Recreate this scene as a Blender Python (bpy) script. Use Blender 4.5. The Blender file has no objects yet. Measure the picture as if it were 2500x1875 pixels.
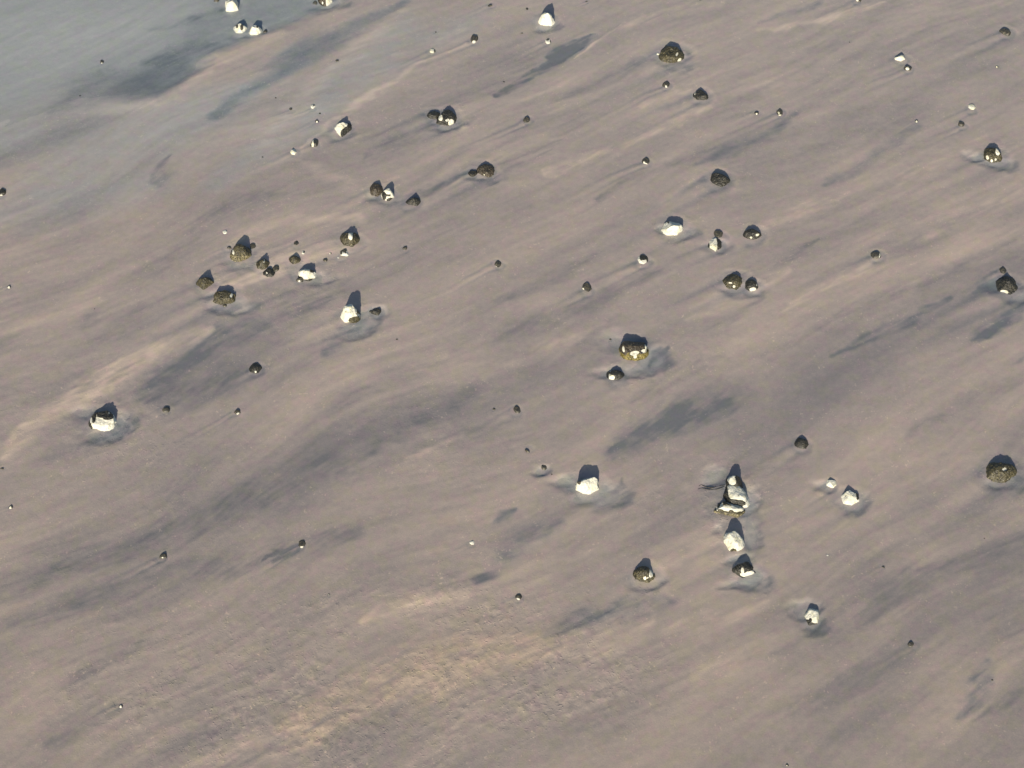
import bpy, math
import numpy as np
from mathutils import Vector

scene = bpy.context.scene
R = math.radians

# ------------------------------------------------------------------ camera, sky, sun, exposure
CAM_H = 40.0                      # cliff-top view point above the beach
DEPRESSION = 54.0
VFOV = 22.0
TV = math.tan(R(VFOV / 2)); TH = TV * 4 / 3
SUN_EL = 24.0
SUN_AZ = 10.0                     # shadows fall this far to the right of straight away

cam_data = bpy.data.cameras.new('camera')
cam_data.sensor_fit = 'HORIZONTAL'
cam_data.angle = 2 * math.atan(TH)
cam_data.clip_end = 6000
cam = bpy.data.objects.new('camera', cam_data)
scene.collection.objects.link(cam)
cam.location = (0, 0, CAM_H)
cam.rotation_euler = (R(90 - DEPRESSION), 0, 0)
scene.camera = cam

world = bpy.data.worlds.new('World'); scene.world = world; world.use_nodes = True
wn = world.node_tree.nodes; wl = world.node_tree.links
wn.clear()
sky = wn.new('ShaderNodeTexSky'); sky.sky_type = 'NISHITA'; sky.sun_disc = False
sky.sun_elevation = R(SUN_EL); sky.sun_rotation = R(180 + SUN_AZ)
bg = wn.new('ShaderNodeBackground'); bg.inputs['Strength'].default_value = 0.085
wo = wn.new('ShaderNodeOutputWorld')
wl.new(sky.outputs[0], bg.inputs[0]); wl.new(bg.outputs[0], wo.inputs[0])

sun_data = bpy.data.lights.new('sun', 'SUN')
sun_data.energy = 4.6; sun_data.angle = R(0.55); sun_data.color = (1.0, 0.90, 0.74)
sun = bpy.data.objects.new('sun', sun_data); scene.collection.objects.link(sun)
sd = Vector((math.sin(R(SUN_AZ)) * math.cos(R(SUN_EL)), math.cos(R(SUN_AZ)) * math.cos(R(SUN_EL)), -math.sin(R(SUN_EL))))
sun.rotation_euler = sd.to_track_quat('-Z', 'Y').to_euler()
sun.location = (-20, -60, 60)

scene.view_settings.view_transform = 'Standard'
scene.view_settings.look = 'None'
scene.view_settings.exposure = 0.30
scene.view_settings.gamma = 1.0
scene.view_settings.use_curve_mapping = False

# ------------------------------------------------------------------ survey helper: photo point -> place on the beach
PH = R(90 - DEPRESSION); CP, SP = math.cos(PH), math.sin(PH)
def ground(u, v):
    nx = (u / 2500 - 0.5) * 2 * TH; ny = (0.5 - v / 1875) * 2 * TV
    dy = ny * CP + SP; dz = ny * SP - CP
    t = CAM_H / -dz
    return nx * t, dy * t, t            # x, y, distance along the optical axis
def mpp(u, v):                          # metres per photo pixel, across
    return ground(u, v)[2] * 2 * TH / 2500
def dep(v):                             # local depression of the line of sight
    return R(DEPRESSION) - math.atan((0.5 - v / 1875) * 2 * TV)

# ------------------------------------------------------------------ noise
def _hash(ix, iy, iz, seed):
    h = (ix.astype(np.uint32) * np.uint32(374761393)) ^ (iy.astype(np.uint32) * np.uint32(668265263)) \
        ^ (iz.astype(np.uint32) * np.uint32(2147483647 - 61)) ^ np.uint32((seed * 1274126177 + 12345) & 0xffffffff)
    h = (h ^ (h >> np.uint32(13))) * np.uint32(1274126177)
    h = (h ^ (h >> np.uint32(16))) * np.uint32(2246822519)
    return (h ^ (h >> np.uint32(15))).astype(np.float32) * np.float32(1 / 4294967295.0)
def noise2(x, y, seed=0):               # gradient-free smooth noise, about -1..1
    x = np.asarray(x, np.float32); y = np.asarray(y, np.float32)
    ix = np.floor(x).astype(np.int64); iy = np.floor(y).astype(np.int64)
    fx = x - ix; fy = y - iy
    z = np.zeros_like(ix)
    def g(a, b):
        ang = _hash(ix + a, iy + b, z, seed) * np.float32(6.28318)
        return np.cos(ang) * (fx - a) + np.sin(ang) * (fy - b)
    ux = fx * fx * fx * (fx * (fx * 6 - 15) + 10); uy = fy * fy * fy * (fy * (fy * 6 - 15) + 10)
    n0 = g(0, 0) * (1 - ux) + g(1, 0) * ux
    n1 = g(0, 1) * (1 - ux) + g(1, 1) * ux
    return (n0 * (1 - uy) + n1 * uy) * 1.5
def fbm2(x, y, seed, octv=3, gain=0.5):
    s = 0; a = 1; t = 0
    for i in range(octv):
        s = s + a * noise2(x * 2 ** i + 17.3 * i, y * 2 ** i - 9.1 * i, seed + i); t += a; a *= gain
    return s / t
def noise3(p, seed=0):
    ip = np.floor(p).astype(np.int64); f = p - ip
    u = f * f * (3 - 2 * f)
    r = 0
    for a in (0, 1):
        for b in (0, 1):
            for c in (0, 1):
                w = (u[:, 0] if a else 1 - u[:, 0]) * (u[:, 1] if b else 1 - u[:, 1]) * (u[:, 2] if c else 1 - u[:, 2])
                r = r + w * _hash(ip[:, 0] + a, ip[:, 1] + b, ip[:, 2] + c, seed)
    return r * 2 - 1
def fbm3(p, seed, octv=4, gain=0.5):
    s = 0; a = 1; t = 0
    for i in range(octv):
        s = s + a * noise3(p * 2 ** i + 31.7 * i, seed + i); t += a; a *= gain
    return s / t
def sstep(a, b, x):
    t = np.clip((x - a) / (b - a), 0, 1); return t * t * (3 - 2 * t)

# ------------------------------------------------------------------ materials
def new_mat(name):
    m = bpy.data.materials.new(name); m.use_nodes = True
    nt = m.node_tree; nt.nodes.clear()
    out = nt.nodes.new('ShaderNodeOutputMaterial')
    return m, nt, out
def N(nt, kind, **kw):
    n = nt.nodes.new(kind)
    for k, v in kw.items():
        if k in n.inputs: n.inputs[k].default_value = v
        else: setattr(n, k, v)
    return n
def mixc(nt, fac, a, b, blend='MIX'):
    n = nt.nodes.new('ShaderNodeMix'); n.data_type = 'RGBA'; n.blend_type = blend
    for sock, val in ((n.inputs[0], fac), (n.inputs[6], a), (n.inputs[7], b)):
        if hasattr(val, 'is_linked'): nt.links.new(val, sock)
        elif isinstance(val, (int, float)): sock.default_value = val
        else: sock.default_value = (*val, 1)
    return n.outputs[2]
def mathn(nt, op, a, b=None, c=None, clamp=False):
    n = nt.nodes.new('ShaderNodeMath'); n.operation = op; n.use_clamp = clamp
    for i, val in enumerate((a, b, c)):
        if val is None: continue
        if hasattr(val, 'is_linked'): nt.links.new(val, n.inputs[i])
        else: n.inputs[i].default_value = val
    return n.outputs[0]
def attr(nt, name):
    n = nt.nodes.new('ShaderNodeAttribute'); n.attribute_name = name; return n.outputs['Fac']

def sand_material():
    m, nt, out = new_mat('wet_beach_sand')
    tc = N(nt, 'ShaderNodeNewGeometry')
    pos = tc.outputs['Position']
    def ns(scale, detail=3, rough=0.55, rot=0.0, stretch=(1, 1, 1)):
        mp = N(nt, 'ShaderNodeMapping'); mp.inputs['Rotation'].default_value = (0, 0, rot); mp.inputs['Scale'].default_value = stretch
        nt.links.new(pos, mp.inputs[0])
        t = N(nt, 'ShaderNodeTexNoise', Scale=scale, Detail=detail, Roughness=rough)
        nt.links.new(mp.outputs[0], t.inputs[0]); return t.outputs[0]
    tone, slate, yel = attr(nt, 'tone'), attr(nt, 'slate'), attr(nt, 'ochre')
    mott = ns(7.0, 4, 0.6); fine = ns(26.0, 3, 0.6); grain = ns(70.0, 2, 0.7)
    strk = ns(2.2, 4, 0.6, rot=R(-32), stretch=(0.22, 1.6, 1))
    t = mathn(nt, 'ADD', tone, mathn(nt, 'MULTIPLY', mathn(nt, 'SUBTRACT', mott, 0.5), 0.46))
    t = mathn(nt, 'ADD', t, mathn(nt, 'MULTIPLY', mathn(nt, 'SUBTRACT', strk, 0.5), 0.24))
    t = mathn(nt, 'ADD', t, mathn(nt, 'MULTIPLY', mathn(nt, 'SUBTRACT', fine, 0.5), 0.40))
    t = mathn(nt, 'ADD', t, mathn(nt, 'MULTIPLY', mathn(nt, 'SUBTRACT', grain, 0.5), 0.32))
    fk = ns(13.0, 2, 0.5); fkp = ns(1.3, 2, 0.5)
    fleck = mathn(nt, 'MULTIPLY', sstep_node(nt, fk, 0.64, 0.72), sstep_node(nt, fkp, 0.46, 0.62))
    t = mathn(nt, 'ADD', t, mathn(nt, 'MULTIPLY', fleck, mathn(nt, 'MULTIPLY_ADD', attr(nt, 'rough'), 0.40, 0.42)))
    ramp = N(nt, 'ShaderNodeValToRGB')
    nt.links.new(mathn(nt, 'MULTIPLY_ADD', t, 0.5, 0.5, clamp=True), ramp.inputs[0])
    cr = ramp.color_ramp
    cr.elements[0].position = 0.0; cr.elements[0].color = (0.160, 0.160, 0.168, 1)
    cr.elements[1].position = 1.0; cr.elements[1].color = (0.590, 0.468, 0.378, 1)
    for p, c in ((0.27, (0.250, 0.224, 0.220, 1)), (0.5, (0.358, 0.302, 0.273, 1)), (0.72, (0.466, 0.378, 0.318, 1))):
        e = cr.elements.new(p); e.color = c
    # silty film: colour of the fine grey-blue mud that settles in the wet hollows
    silt = N(nt, 'ShaderNodeValToRGB')
    nt.links.new(mathn(nt, 'MULTIPLY_ADD', t, 0.5, 0.5, clamp=True), silt.inputs[0])
    sr = silt.color_ramp
    sr.elements[0].position = 0.05; sr.elements[0].color = (0.150, 0.178, 0.200, 1)
    sr.elements[1].position = 0.95; sr.elements[1].color = (0.440, 0.455, 0.448, 1)
    e = sr.elements.new(0.5); e.color = (0.326, 0.350, 0.352, 1)
    col = mixc(nt, mathn(nt, 'MULTIPLY', slate, 0.92, clamp=True), ramp.outputs[0], silt.outputs[0])
    col = mixc(nt, mathn(nt, 'MULTIPLY', yel, 0.6, clamp=True), col, mixc(nt, 1.0, col, (1.04, 0.97, 0.83), 'MULTIPLY'))
    # coloured grains: faint purple / green drift of the mineral mix
    hue = ns(3.1, 3, 0.6)
    col = mixc(nt, mathn(nt, 'MULTIPLY', sstep_node(nt, hue, 0.48, 0.62), 0.8), col, mixc(nt, 1.0, col, (1.03, 0.955, 1.02), 'MULTIPLY'))
    hue2 = ns(2.3, 3, 0.6, stretch=(1.2, 1, 1))
    col = mixc(nt, mathn(nt, 'MULTIPLY', sstep_node(nt, hue2, 0.48, 0.62), 0.8), col, mixc(nt, 1.0, col, (0.985, 1.02, 0.92), 'MULTIPLY'))
    b = N(nt, 'ShaderNodeBsdfPrincipled')
    nt.links.new(col, b.inputs['Base Color'])
    nt.links.new(mathn(nt, 'SUBTRACT', 0.62, mathn(nt, 'MULTIPLY', slate, 0.25)), b.inputs['Roughness'])
    b.inputs['IOR'].default_value = 1.38
    bump = N(nt, 'ShaderNodeBump'); bump.inputs['Strength'].default_value = 0.55; bump.inputs['Distance'].default_value = 0.012
    rg = attr(nt, 'rough'); lum = ns(10.0, 3, 0.55); cast = ns(17.0, 2, 0.5)
    lumps = mathn(nt, 'MULTIPLY', rg, mathn(nt, 'ADD', mathn(nt, 'MULTIPLY', lum, 1.1), mathn(nt, 'MULTIPLY', sstep_node(nt, cast, 0.60, 0.72), 0.9)))
    nt.links.new(mathn(nt, 'ADD', lumps, mathn(nt, 'ADD', mathn(nt, 'MULTIPLY', fine, 0.5), mathn(nt, 'MULTIPLY', grain, 0.25))), bump.inputs['Height'])
    nt.links.new(bump.outputs[0], b.inputs['Normal'])
    nt.links.new(b.outputs[0], out.inputs[0])
    return m
def sstep_node(nt, x, a, b):
    n = nt.nodes.new('ShaderNodeMapRange'); n.interpolation_type = 'SMOOTHSTEP'
    nt.links.new(x, n.inputs[0]); n.inputs[1].default_value = a; n.inputs[2].default_value = b
    return n.outputs[0]

def water_material():
    m, nt, out = new_mat('shallow_pool_water')
    tr = N(nt, 'ShaderNodeBsdfTransparent'); tr.inputs[0].default_value = (0.985, 0.995, 1.0, 1)
    gl = N(nt, 'ShaderNodeBsdfGlossy', Roughness=0.06)
    lw = N(nt, 'ShaderNodeLayerWeight', Blend=0.5)
    geo = N(nt, 'ShaderNodeNewGeometry')
    nz = N(nt, 'ShaderNodeTexNoise', Scale=9.0, Detail=3.0)
    nt.links.new(geo.outputs['Position'], nz.inputs[0])
    bump = N(nt, 'ShaderNodeBump'); bump.inputs['Strength'].default_value = 0.12; bump.inputs['Distance'].default_value = 0.03
    nt.links.new(nz.outputs[0], bump.inputs['Height'])
    nt.links.new(bump.outputs[0], gl.inputs['Normal']); nt.links.new(bump.outputs[0], lw.inputs['Normal'])
    fr = mathn(nt, 'MULTIPLY_ADD', mathn(nt, 'POWER', lw.outputs['Facing'], 5.0), 0.98, 0.02)      # Schlick, the same from both sides
    mx = N(nt, 'ShaderNodeMixShader')
    nt.links.new(fr, mx.inputs[0]); nt.links.new(tr.outputs[0], mx.inputs[1]); nt.links.new(gl.outputs[0], mx.inputs[2])
    # chalk flour hanging in the water
    milk = N(nt, 'ShaderNodeBsdfDiffuse'); milk.inputs[0].default_value = (0.44, 0.48, 0.48, 1)
    mx2 = N(nt, 'ShaderNodeMixShader'); mx2.inputs[0].default_value = 0.06
    nt.links.new(mx.outputs[0], mx2.inputs[1]); nt.links.new(milk.outputs[0], mx2.inputs[2])
    nt.links.new(mx2.outputs[0], out.inputs[0])
    return m

def stone_material():
    """bare attribute 1 = clean chalk and painted sun glints, 0 = dark algal crust"""
    m, nt, out = new_mat('chalk_with_algal_crust')
    tc = N(nt, 'ShaderNodeTexCoord'); oi = N(nt, 'ShaderNodeObjectInfo')
    off = N(nt, 'ShaderNodeVectorMath', operation='MULTIPLY_ADD')
    nt.links.new(tc.outputs['Object'], off.inputs[0]); off.inputs[1].default_value = (1, 1, 1)
    cmb = N(nt, 'ShaderNodeCombineXYZ')
    for i in range(3): nt.links.new(mathn(nt, 'MULTIPLY', oi.outputs['Random'], 40.0 + 13 * i), cmb.inputs[i])
    nt.links.new(cmb.outputs[0], off.inputs[2])
    def ns(scale, detail=4, rough=0.6):
        t = N(nt, 'ShaderNodeTexNoise', Scale=scale, Detail=detail, Roughness=rough)
        nt.links.new(off.outputs[0], t.inputs[0]); return t.outputs[0]
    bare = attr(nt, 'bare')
    n1, n2, n3 = ns(6.0), ns(22.0), ns(60.0, 2)
    chalk = mixc(nt, sstep_node(nt, n1, 0.45, 0.72), (0.70, 0.685, 0.575), (0.62, 0.60, 0.41))
    chalk = mixc(nt, mathn(nt, 'MULTIPLY', sstep_node(nt, n2, 0.50, 0.70), 0.32), chalk, (0.50, 0.495, 0.43))
    chalk = mixc(nt, mathn(nt, 'MULTIPLY', sstep_node(nt, n3, 0.60, 0.75), 0.5), chalk, (0.40, 0.38, 0.28))
    n4 = ns(10.0, 3, 0.6)
    chalk = mixc(nt, mathn(nt, 'MULTIPLY', sstep_node(nt, n4, 0.63, 0.70), 0.8), chalk, (0.17, 0.15, 0.09))
    crust = mixc(nt, sstep_node(nt, n2, 0.40, 0.65), (0.034, 0.033, 0.030), (0.090, 0.082, 0.055))
    crust = mixc(nt, mathn(nt, 'MULTIPLY', sstep_node(nt, n3, 0.55, 0.7), 0.7), crust, (0.20, 0.18, 0.12))
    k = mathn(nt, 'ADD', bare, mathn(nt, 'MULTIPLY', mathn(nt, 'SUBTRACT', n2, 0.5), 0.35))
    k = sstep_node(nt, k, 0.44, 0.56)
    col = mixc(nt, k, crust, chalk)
    b = N(nt, 'ShaderNodeBsdfPrincipled'); nt.links.new(col, b.inputs['Base Color'])
    nt.links.new(mathn(nt, 'MULTIPLY_ADD', k, 0.42, 0.42), b.inputs['Roughness'])
    bump = N(nt, 'ShaderNodeBump'); bump.inputs['Strength'].default_value = 0.6; bump.inputs['Distance'].default_value = 0.02
    nt.links.new(mathn(nt, 'ADD', n2, mathn(nt, 'MULTIPLY', n3, 0.5)), bump.inputs['Height'])
    nt.links.new(bump.outputs[0], b.inputs['Normal'])
    nt.links.new(b.outputs[0], out.inputs[0])
    return m

def weed_material(name, dark, mid, light, lo=0.5, hi=0.72):
    m, nt, out = new_mat(name)
    tc = N(nt, 'ShaderNodeTexCoord')
    def ns(scale, detail=4, rough=0.65):
        t = N(nt, 'ShaderNodeTexNoise', Scale=scale, Detail=detail, Roughness=rough)
        nt.links.new(tc.outputs['Object'], t.inputs[0]); return t.outputs[0]
    a, c = ns(7.0), ns(26.0, 3, 0.55)
    col = mixc(nt, sstep_node(nt, a, 0.38, 0.6), dark, mid)
    col = mixc(nt, sstep_node(nt, c, lo, hi), col, light)
    b = N(nt, 'ShaderNodeBsdfPrincipled'); nt.links.new(col, b.inputs['Base Color']); b.inputs['Roughness'].default_value = 0.42
    bump = N(nt, 'ShaderNodeBump'); bump.inputs['Strength'].default_value = 0.9; bump.inputs['Distance'].default_value = 0.03
    nt.links.new(c, bump.inputs['Height']); nt.links.new(bump.outputs[0], b.inputs['Normal'])
    nt.links.new(b.outputs[0], out.inputs[0])
    return m

M_SAND = sand_material(); M_WATER = water_material(); M_STONE = stone_material()
M_WEED = {
    'o': weed_material('olive_wrack', (0.030, 0.027, 0.016), (0.066, 0.058, 0.030), (0.150, 0.132, 0.066), 0.48, 0.74),
    'd': weed_material('dark_wrack', (0.020, 0.020, 0.017), (0.036, 0.034, 0.025), (0.080, 0.073, 0.047), 0.52, 0.76),
    'b': weed_material('brown_wrack', (0.030, 0.024, 0.017), (0.062, 0.050, 0.033), (0.125, 0.104, 0.066), 0.48, 0.74),
    't': weed_material('tan_wrack', (0.050, 0.043, 0.022), (0.130, 0.112, 0.055), (0.270, 0.235, 0.130), 0.44, 0.68),
    'y': weed_material('yellow_wrack', (0.060, 0.050, 0.012), (0.170, 0.136, 0.034), (0.330, 0.270, 0.090), 0.46, 0.68),
}

# ------------------------------------------------------------------ survey of every boulder, stone and pebble
# kind, x, y of the front foot, width, visible height, shadow reach (photo px), cover, patches, label, options
# cover: c = bare chalk, o/d/b = olive/dark/brown seaweed, k = dark algal crust
# patches (side -1..1, front-to-top 0..1, half sizes): chalk showing through seaweed, or seaweed on chalk; white dots are partly painted sun glints
BO, ST, PE = 'boulder', 'stone', 'pebble'
STONES = []
def S(kind, x, y, w, vh, sh, cover, patches, label, **opt):
    STONES.append(dict(kind=kind, x=x, y=y, w=w, vh=vh, sh=sh, cover=cover, patches=patches, label=label, **opt))

# --- by the pool, upper left
S(BO, 564, 28, 35, 36, 14, 'c', [(0, .95, .6, .12)], 'white chalk boulder standing in the pool, cut by the top edge of the photo', pk=.3, wake=.3)
S(BO, 585, 79, 36, 25, 12, 'c', [(-.4, .62, .2, .2), (.28, .55, .2, .26)], 'white boulder with two brown patches at the pool edge, left of its twin', pk=.55, wake=0)
S(BO, 623, 86, 33, 28, 13, 'c', [(0, 1.0, 1.2, .16), (.35, .68, .16, .1)], 'rounded white boulder with dark back at the pool edge, right of its patched twin', pk=.5, wake=0)
S(PE, 648, 81, 13, 10, 0, 'k', [], 'small black stone touching the right side of a white boulder by the pool', wake=0)
S(PE, 528, 4, 15, 9, 0, 'k', [], 'dark pebble on the top edge of the photo, left of the white pool boulder', wake=0)
S(PE, 248, 154, 11, 10, 0, 'k', [(0, .2, .3, .2)], 'lone little grey pebble out in the blue-grey pool', wake=.1)
S(PE, 195, 235, 6, 4, 0, 'k', [], 'tiny speck of a pebble at the lower left margin of the pool', wake=.2)
S(ST, 5, 480, 18, 19, 0, 'd', [(-.2, .15, .4, .15)], 'dark stone with a pale foot, cut by the left edge of the photo', wake=.2)
S(PE, 673, 242, 5, 4, 0, 'k', [], 'tiny dark pebble between the slate streak and two thin streaks, right of the pool', wake=.3)
S(PE, 641, 387, 5, 4, 0, 'k', [], 'tiny dark pebble left of the round white pebble below the pool', wake=.2)

# --- top band, centre
S(BO, 793, 13, 37, 34, 13, 'b', [(.55, .45, .42, .55), (-.3, .22, .12, .1)], 'brown weedy boulder with a white right flank, cut by the top edge of the photo', wake=.2)
S(PE, 768, 8, 14, 10, 0, 'k', [], 'dark pebble beside the brown and white boulder on the top edge', wake=.2)
S(PE, 1196, 19, 13, 7, 0, 'k', [], 'flat dark pebble near the top edge, left of the tall yellowish boulder', wake=.5)
S(PE, 1287, 26, 7, 6, 0, 'k', [], 'tiny dark pebble just left of the tall yellowish boulder', wake=.3)
S(ST, 1158, 107, 20, 24, 3, 'k', [(-.1, .22, .45, .26)], 'upright dark stone with a white foot in the upper middle', wake=.7)
S(PE, 1056, 132, 15, 12, 2, 'c', [(.75, .6, .3, .6)], 'small white pebble with dark right side, left of the upright dark stone', wake=.6)
S(PE, 823, 153, 9, 6, 0, 'k', [], 'small dark pebble with a pale tail of silt beside the slate streak', wake=.5)
S(PE, 764, 268, 13, 12, 2, 'c', [(.5, .9, .5, .3)], 'small white pebble up above the white-and-dark pointed boulder', wake=.7)
S(PE, 710, 271, 9, 7, 0, 'k', [], 'dark pebble left of the small white one above the pointed boulder', wake=.7)
S(PE, 774, 302, 11, 9, 0, 'k', [(0, .4, .35, .25)], 'grey pebble with a white spot just left of the pointed boulder', wake=.6)
S(PE, 781, 281, 6, 5, 0, 'k', [], 'tiny dark pebble between the small white pebble and the white-spotted one', wake=.2)
S(BO, 836, 334, 46, 36, 19, 'c', [(.35, .2, .6, .3), (.8, .5, .35, .3), (0, 1.0, .5, .1)], 'white boulder with a dark lower right flank and a pointed shadow', pk=.75, weed='d', wake=.6)
S(ST, 767, 362, 20, 25, 3, 'k', [(-.35, .4, .3, .45)], 'dark stone with a white left half below the pointed boulder', pk=.5, wake=.3)
S(ST, 716, 380, 17, 16, 3, 'c', [(.6, .85, .4, .2)], 'round white stone left of the half-white dark stone', wake=.5)
S(BO, 1090, 306, 50, 38, 12, 'd', [(-.62, .55, .24, .17), (.45, .18, .28, .3), (.1, .42, .2, .07)], 'dark weedy boulder with two bright white patches in the upper middle', wake=.8, weed='d')
S(ST, 1058, 292, 31, 20, 3, 'd', [], 'low weedy stone against the left side of the two-patch boulder', wake=.9)
S(PE, 1068, 304, 9, 8, 0, 'k', [], 'tiny dark pebble at the foot of the two-patch boulder', wake=0)
S(PE, 1064, 82, 5, 4, 0, 'k', [], 'tiny dark pebble above the small white pebble in the upper middle', wake=.2)
S(PE, 1274, 85, 7, 4, 0, 'k', [], 'thin dark chip lying left below the tall yellowish boulder', wake=.1)
S(BO, 1186, 433, 46, 32, 7, 'b', [(-.15, .22, .09, .07), (.85, .6, .1, .08)], 'brown mottled weedy boulder with a few white specks in the upper middle', wake=.8)
S(ST, 1155, 432, 25, 16, 2, 'd', [], 'low dark stone against the left of the brown mottled boulder', wake=.9)
S(BO, 918, 479, 36, 32, 10, 'b', [], 'brown weedy boulder leaning on a white-faced one, both of the same height', pk=.5, wake=.8)
S(BO, 946, 491, 33, 32, 20, 'c', [(-.5, .35, .35, .3), (.3, .1, .5, .12), (0, .42, .5, .07)], 'white-faced boulder leaning against a brown weedy one on its left', pk=.3, weed='d', wake=.2)
S(ST, 1009, 504, 34, 20, 9, 'd', [], 'dark grey-brown pointed stone right of the leaning pair', pk=.8, wake=.5)
S(ST, 1286, 302, 18, 16, 0, 'k', [], 'lone dark stone with a pale tail, right of the two-patch boulder', wake=.9)

# --- top band, right
S(BO, 1334, 63, 43, 34, 26, 'c', [(.35, .95, .4, .16)], 'tall yellowish-white boulder with a long blue shadow near the top edge', pk=.65, wake=.5)
S(PE, 1338, 110, 16, 14, 2, 'c', [(0, .95, 1, .25), (.9, .5, .3, .5)], 'round white pebble below the tall yellowish boulder', wake=.6)
S(PE, 1432, 8, 7, 4, 0, 'k', [], 'dark speck at the end of a thin streak right of the tall yellowish boulder', wake=.9)
S(PE, 1709, 4, 5, 3, 0, 'k', [], 'tiny dark pebble on the top edge right of centre', wake=.2)
S(PE, 1230, 203, 6, 4, 0, 'k', [], 'thin dark chip at the lower end of the mottled dark streak', wake=.1)
S(BO, 1641, 154, 60, 40, 5, 'o', [(.72, .2, .14, .13), (.45, .58, .09, .07)], 'broad flat olive-weed boulder with a white right corner in the upper right', rot=-14, wake=1, flat=1)
S(PE, 1607, 136, 9, 7, 0, 'c', [], 'small white pebble at the left tip of the broad olive-weed boulder', wake=.5)
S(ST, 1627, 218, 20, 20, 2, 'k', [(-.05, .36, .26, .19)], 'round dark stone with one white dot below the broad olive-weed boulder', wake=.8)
S(ST, 1712, 247, 36, 25, 3, 'd', [(-.85, .45, .12, .15)], 'oval dark weedy stone with a white left tip in the upper right', rot=-22, wake=1)
S(ST, 1577, 404, 21, 19, 2, 'k', [(-.15, .22, .5, .15), (-.4, .4, .2, .12)], 'dark stone with a white lower edge, alone above the flat white boulder', wake=.9)
S(BO, 1759, 456, 47, 31, 4, 'd', [], 'kidney-shaped dark weedy boulder without white, right of centre near the top', rot=-8, wake=1, flat=1)
S(PE, 1847, 282, 13, 9, 0, 'k', [(0, .35, .3, .25)], 'small dark pebble with a white dot, left of the upright twin-dot stone', wake=.5)
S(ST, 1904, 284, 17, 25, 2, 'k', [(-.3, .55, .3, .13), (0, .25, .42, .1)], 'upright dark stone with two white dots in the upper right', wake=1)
S(PE, 2097, 7, 15, 9, 0, 'k', [(-.6, .5, .4, .6)], 'half white half dark pebble on the top edge at the right', wake=.6)
S(ST, 2455, 89, 29, 18, 2, 'k', [], 'oval dark stone in the top right corner', rot=-20, wake=.9, flat=1)
S(ST, 2198, 152, 27, 17, 8, 'c', [], 'white wedge-shaped stone in the upper right', pk=.3, wake=.4)
S(ST, 2217, 175, 20, 14, 0, 'k', [(-.2, .45, .4, .25)], 'dark stone with a white top just below the white wedge-shaped stone', wake=.7)
S(PE, 2434, 167, 9, 6, 0, 'k', [(-.2, .5, .35, .35)], 'tiny white-tipped pebble at the far right below the oval corner stone', wake=.1)
S(PE, 2238, 301, 9, 8, 0, 'k', [(-.1, .4, .45, .35)], 'tiny round pebble with white face, left of the lone black stone at right', wake=.4)
S(ST, 2374, 271, 19, 16, 3, 'c', [(.3, .95, .7, .15)], 'round white stone above a black one at the right', wake=.6)
S(ST, 2348, 312, 17, 15, 0, 'k', [], 'black stone below the round white one at the right', wake=.8)
S(BO, 2426, 396, 46, 36, 16, 'o', [(.45, .65, .3, .16), (-.2, .12, .14, .12), (-.65, .3, .13, .12), (.2, .2, .12, .08)], 'olive boulder mottled with white inside its own little pool at the right', wake=.4, pk=.3)
S(PE, 2074, 106, 4, 3, 0, 'k', [], 'single dark grain left of the white wedge-shaped stone', wake=.1)

# --- cluster left of centre
S(PE, 549, 573, 12, 10, 1, 'c', [], 'small bright white pebble up left of the olive and tan boulder', wake=.2)
S(BO, 586, 638, 51, 43, 24, 'o', [(.62, .62, .15, .1), (-.15, .98, .3, .05), (-.68, .42, .16, .1)], 'biggest olive and tan boulder of the left cluster with a pointed shadow', pk=.55, tan=1, wake=.3)
S(PE, 559, 610, 14, 8, 0, 'k', [], 'small dark stone behind the left shoulder of the olive and tan boulder', wake=.4)
S(ST, 617, 609, 16, 15, 2, 'k', [], 'dark green stone behind the right shoulder of the olive and tan boulder', wake=0)
S(BO, 853, 604, 46, 35, 17, 'o', [(.12, .62, .24, .2)], 'olive boulder with one round white patch at its middle', pk=.7, wake=.3)
S(PE, 723, 602, 14, 14, 1, 'k', [], 'reddish-black pebble above the small pointed stone of the left cluster', wake=.3)
S(PE, 741, 623, 10, 10, 0, 'c', [(.3, .7, .4, .3)], 'little white pebble right below the reddish-black one', wake=0)
S(PE, 807, 623, 7, 6, 0, 'c', [(.4, .5, .4, .4)], 'tiny pale pebble left of the white-fronted stone in the left cluster', wake=0)
S(PE, 826, 632, 5, 4, 0, 'c', [], 'tiny white grain at the lower left of the white-fronted stone', wake=0)
S(ST, 840, 628, 24, 20, 3, 'c', [(0, .95, 1.2, .3), (-.7, .6, .3, .3)], 'dark-backed stone with a white front below the round-patch olive boulder', wake=.1)
S(PE, 794, 641, 13, 9, 0, 'k', [], 'flat dark pebble below the tiny pale pebble of the left cluster', wake=0)
S(ST, 641, 659, 32, 26, 15, 'o', [(.25, .62, .1, .07)], 'narrow olive stone with a long pointed shadow in the left cluster', pk=.85, wake=.3)
S(ST, 656, 678, 30, 24, 3, 'd', [(-.3, .5, .14, .09)], 'rounded dark weedy stone touching a smaller black one in the left cluster', wake=.1)
S(ST, 673, 667, 20, 19, 3, 'k', [], 'smooth black stone against the upper right of the rounded weedy stone', wake=0)  # dark lump fills the dark area beside the weedy stone
S(ST, 719, 646, 30, 21, 6, 'o', [], 'small olive stone with a peaked top left above the white slab boulder', pk=.8, wake=.2)
S(BO, 749, 686, 45, 30, 19, 'c', [(.3, .0, .9, .12), (.75, .75, .4, .25), (-.85, .1, .3, .15)], 'white slab-faced boulder with a dark base at the foot of the left cluster', pk=.35, weed='d', wake=.3)
S(ST, 731, 690, 19, 12, 0, 'k', [(0, .3, .25, .2)], 'small dark stone under the left corner of the white slab-faced boulder', wake=.3)
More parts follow.
